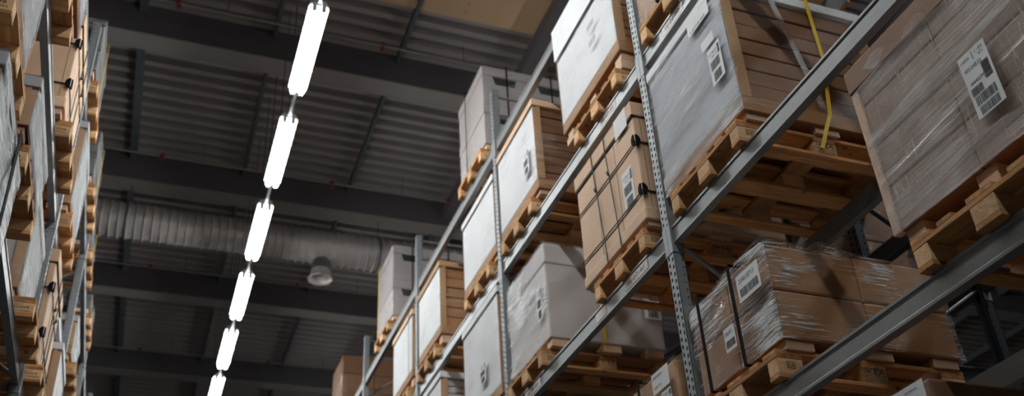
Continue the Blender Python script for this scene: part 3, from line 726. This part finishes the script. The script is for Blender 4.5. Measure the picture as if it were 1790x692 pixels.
# ---- right rack, top shelf (C): stacked grey cartons with hand holes
def grey_load(side, xf, y0, y1, z0, z1, label, zfoot, straps=(), smat=black, dp=1.02, mat=None, rows=2, group=None, hand=True, wrap=None):
    r = thing('wrapped_load', label, 'wrapped load', (xf + side * dp / 2, (y0 + y1) / 2, zfoot), group); mat = mat or greycard
    xb = xf + side * dp; h = (z1 - z0) / rows; w = dp / 2
    lh = .12 if hand else .06
    for i in range(rows):
        for j in range(2):
            za, zb = z0 + i * h + .003, z0 + (i + 1) * h - .003; xa, xc = xf + side * (j * w + .006), xf + side * ((j + 1) * w - .006)
            c_ = MB().box(xa, xc, y0 + .006, y1 - .006, za, zb - lh).build('carton', mat, r, bevel=.008)
            MB().box(xa - side * .005, xc + side * .005, y0, y1, zb - lh, zb).build('carton_lid', mat, c_, bevel=.006)
            if hand:
                a = xf + side * (j * w + .12); zt = zb - lh - .012
                MB().prism([(a, zt), (a + side * .27, zt), (a + side * .24, zt - .10), (a + side * .03, zt - .10)], 'y', y0 + .003, y0 + .010).build('hand_hole', hole, c_)
    feet(r, side, xf, y0, y1, zfoot, z0, tan, dp)
    shell(xf - side * .012, xb + side * .012, y0 - .010, y1 + .010, z0, z1 + .004, amp=.008, seed=z1 + y0).build('stretch_wrap', [wrap or f_light] * 2, r)
    xo = xf - side * .026
    for yy in straps: MB().ribbon([(xo, yy, z0 - .05), (xo, yy, z1 + .012)], (0, .010, 0), .003).ribbon([(xo, yy, z1 + .012), (xb, yy, z1 + .012)], (0, .01, 0), .003).build('strap', smat, r)
    for fx in (.27, .78): MB().ribbon([(xf + side * fx, y0 - .022, z0 - .03), (xf + side * fx, y0 - .022, z1 + .012)], (.008, 0, 0), .003).build('strap', black, r)
    return r
pallet(1, 7.76, LV['C'], 'wooden pallet under the grey carton stack at the top shelf, centre')
grey_load(1, 2.755, 7.36, 8.17, 6.12, 7.16, 'grey carton stack with hand holes and black straps, on the top shelf at centre', T['C'], (7.85,))
pallet(1, 11.55, LV['C'], 'wooden pallet under the smaller far grey carton stack')
grey_load(1, 2.755, 11.12, 11.95, 6.12, 7.2, 'farther grey carton stack with hand holes, in front of the duct end', T['C'], (11.8,), yellow)
pallet(1, 14.75, LV['C'], 'hidden pallet under the farthest brown carton stack')
brown_load(1, 2.755, 14.35, 15.15, 6.12, 7.06, 'dark brown wrapped stack farthest along the top shelf, bottom centre', zfoot=T['C'], mat=dbrown, wrap=f_light, rows=3, cols=2)

# ---- left rack
pallet(-1, 3.88, LV['D'], 'hidden pallet below the white strapped load at the left edge', xf=-.70)
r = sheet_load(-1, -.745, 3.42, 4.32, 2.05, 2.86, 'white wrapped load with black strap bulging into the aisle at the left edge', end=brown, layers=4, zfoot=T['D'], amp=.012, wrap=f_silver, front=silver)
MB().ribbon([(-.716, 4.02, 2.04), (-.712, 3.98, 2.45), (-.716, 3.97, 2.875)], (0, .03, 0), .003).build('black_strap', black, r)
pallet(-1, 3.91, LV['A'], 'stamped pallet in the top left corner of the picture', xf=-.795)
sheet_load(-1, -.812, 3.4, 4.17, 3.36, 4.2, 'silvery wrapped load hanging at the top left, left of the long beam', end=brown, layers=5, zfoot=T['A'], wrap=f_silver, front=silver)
pallet(-1, 5.04, LV['A'], 'pallet at the left edge under the low silvery load', xf=-.79)
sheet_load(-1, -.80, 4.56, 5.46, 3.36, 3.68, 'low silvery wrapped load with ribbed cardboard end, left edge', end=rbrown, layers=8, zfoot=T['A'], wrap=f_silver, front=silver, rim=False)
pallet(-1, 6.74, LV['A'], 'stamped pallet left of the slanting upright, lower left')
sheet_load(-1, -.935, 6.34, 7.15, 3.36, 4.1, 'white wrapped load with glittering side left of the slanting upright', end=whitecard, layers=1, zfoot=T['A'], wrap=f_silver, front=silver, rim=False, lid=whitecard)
pallet(-1, 7.79, LV['A'], 'stamped pallet in the bottom left corner', xf=-.80)
cord_carton(-1, -.85, 7.40, 8.35, 3.345, 4.30, 'lower tan corded carton on the left rack, with black corner protector', T['A'])
pallet(-1, 9.42, LV['A'], 'pallet low on the left rack beyond the lower tan carton')
sheet_load(-1, -.85, 9.0, 9.85, 3.36, 4.25, 'white wrapped load beyond the lower tan carton, bottom left', end=brown, layers=5, zfoot=T['A'])
pallet(-1, 4.91, LV['B'], 'pallet right of the long beam at the top left, above the tan carton')
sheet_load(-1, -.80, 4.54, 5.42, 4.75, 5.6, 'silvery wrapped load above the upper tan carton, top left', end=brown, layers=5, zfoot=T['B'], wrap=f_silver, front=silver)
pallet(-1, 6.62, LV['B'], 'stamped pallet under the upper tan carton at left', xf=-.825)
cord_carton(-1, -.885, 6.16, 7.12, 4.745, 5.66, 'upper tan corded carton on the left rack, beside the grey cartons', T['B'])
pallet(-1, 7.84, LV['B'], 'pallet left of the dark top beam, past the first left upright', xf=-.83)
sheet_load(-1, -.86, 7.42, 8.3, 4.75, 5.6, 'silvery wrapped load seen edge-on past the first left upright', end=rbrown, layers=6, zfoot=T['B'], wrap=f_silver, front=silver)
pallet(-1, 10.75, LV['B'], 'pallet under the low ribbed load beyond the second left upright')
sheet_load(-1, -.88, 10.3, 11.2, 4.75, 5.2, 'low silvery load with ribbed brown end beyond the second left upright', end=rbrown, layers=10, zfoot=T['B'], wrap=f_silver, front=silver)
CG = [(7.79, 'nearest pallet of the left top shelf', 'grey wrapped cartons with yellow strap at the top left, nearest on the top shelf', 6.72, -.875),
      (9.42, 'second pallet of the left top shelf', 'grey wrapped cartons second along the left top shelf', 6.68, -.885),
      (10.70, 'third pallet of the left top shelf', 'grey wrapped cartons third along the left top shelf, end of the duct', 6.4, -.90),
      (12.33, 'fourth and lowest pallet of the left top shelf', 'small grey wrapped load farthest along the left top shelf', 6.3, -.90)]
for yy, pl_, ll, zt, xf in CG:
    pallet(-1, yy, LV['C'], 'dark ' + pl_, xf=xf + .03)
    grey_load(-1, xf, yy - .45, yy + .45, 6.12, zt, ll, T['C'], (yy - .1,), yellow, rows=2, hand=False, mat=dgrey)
# ---- the rack behind: one dark load, two added to block lamps beyond
for (yy, l, lb) in ((5.35, 'A', 'near the dark upright'), (2.6, 'B', 'high behind yellow strap, added to block lamps'), (6.5, 'B', 'behind tan corded carton, added to block lamps')):
    o = pallet(1, yy, LV[l], 'dark pallet in the rack behind, ' + lb, xf=4.10); o['group'] = 'pallets in the rack behind'
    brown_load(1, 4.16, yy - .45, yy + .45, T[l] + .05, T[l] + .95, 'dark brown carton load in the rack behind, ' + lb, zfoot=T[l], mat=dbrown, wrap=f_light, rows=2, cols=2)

# ------------------------------------------------------------------ camera
f, cy_px = 1728.14, 434.31
R = [[0.93771, -0.34329, -0.05336], [0.13841, 0.51003, -0.84895], [0.31865, 0.78868, 0.52578]]
cam = bpy.data.cameras.new('camera'); co = bpy.data.objects.new('camera', cam); C.objects.link(co)
right, down, fwd = (Vector(r_) for r_ in R)
mt = Matrix((right, -down, -fwd)).transposed().to_4x4(); mt.translation = (0, 0, H); co.matrix_world = mt
cam.sensor_fit = 'HORIZONTAL'; cam.sensor_width = 36; cam.lens = f / 1790 * 36; cam.shift_y = (cy_px - 346) / 1790
cam.dof.use_dof = True; cam.dof.focus_distance = 4.6; cam.dof.aperture_fstop = 2.2; cam.clip_start = .05; cam.clip_end = 200
bpy.context.scene.camera = co
w = bpy.data.worlds.new('world'); bpy.context.scene.world = w; w.use_nodes = True
w.node_tree.nodes['Background'].inputs[0].default_value = (.05, .055, .06, 1); w.node_tree.nodes['Background'].inputs[1].default_value = .3
vs = bpy.context.scene.view_settings; vs.view_transform = 'Standard'; vs.look = 'None'; vs.gamma = 1; vs.use_curve_mapping = False; vs.exposure = 0
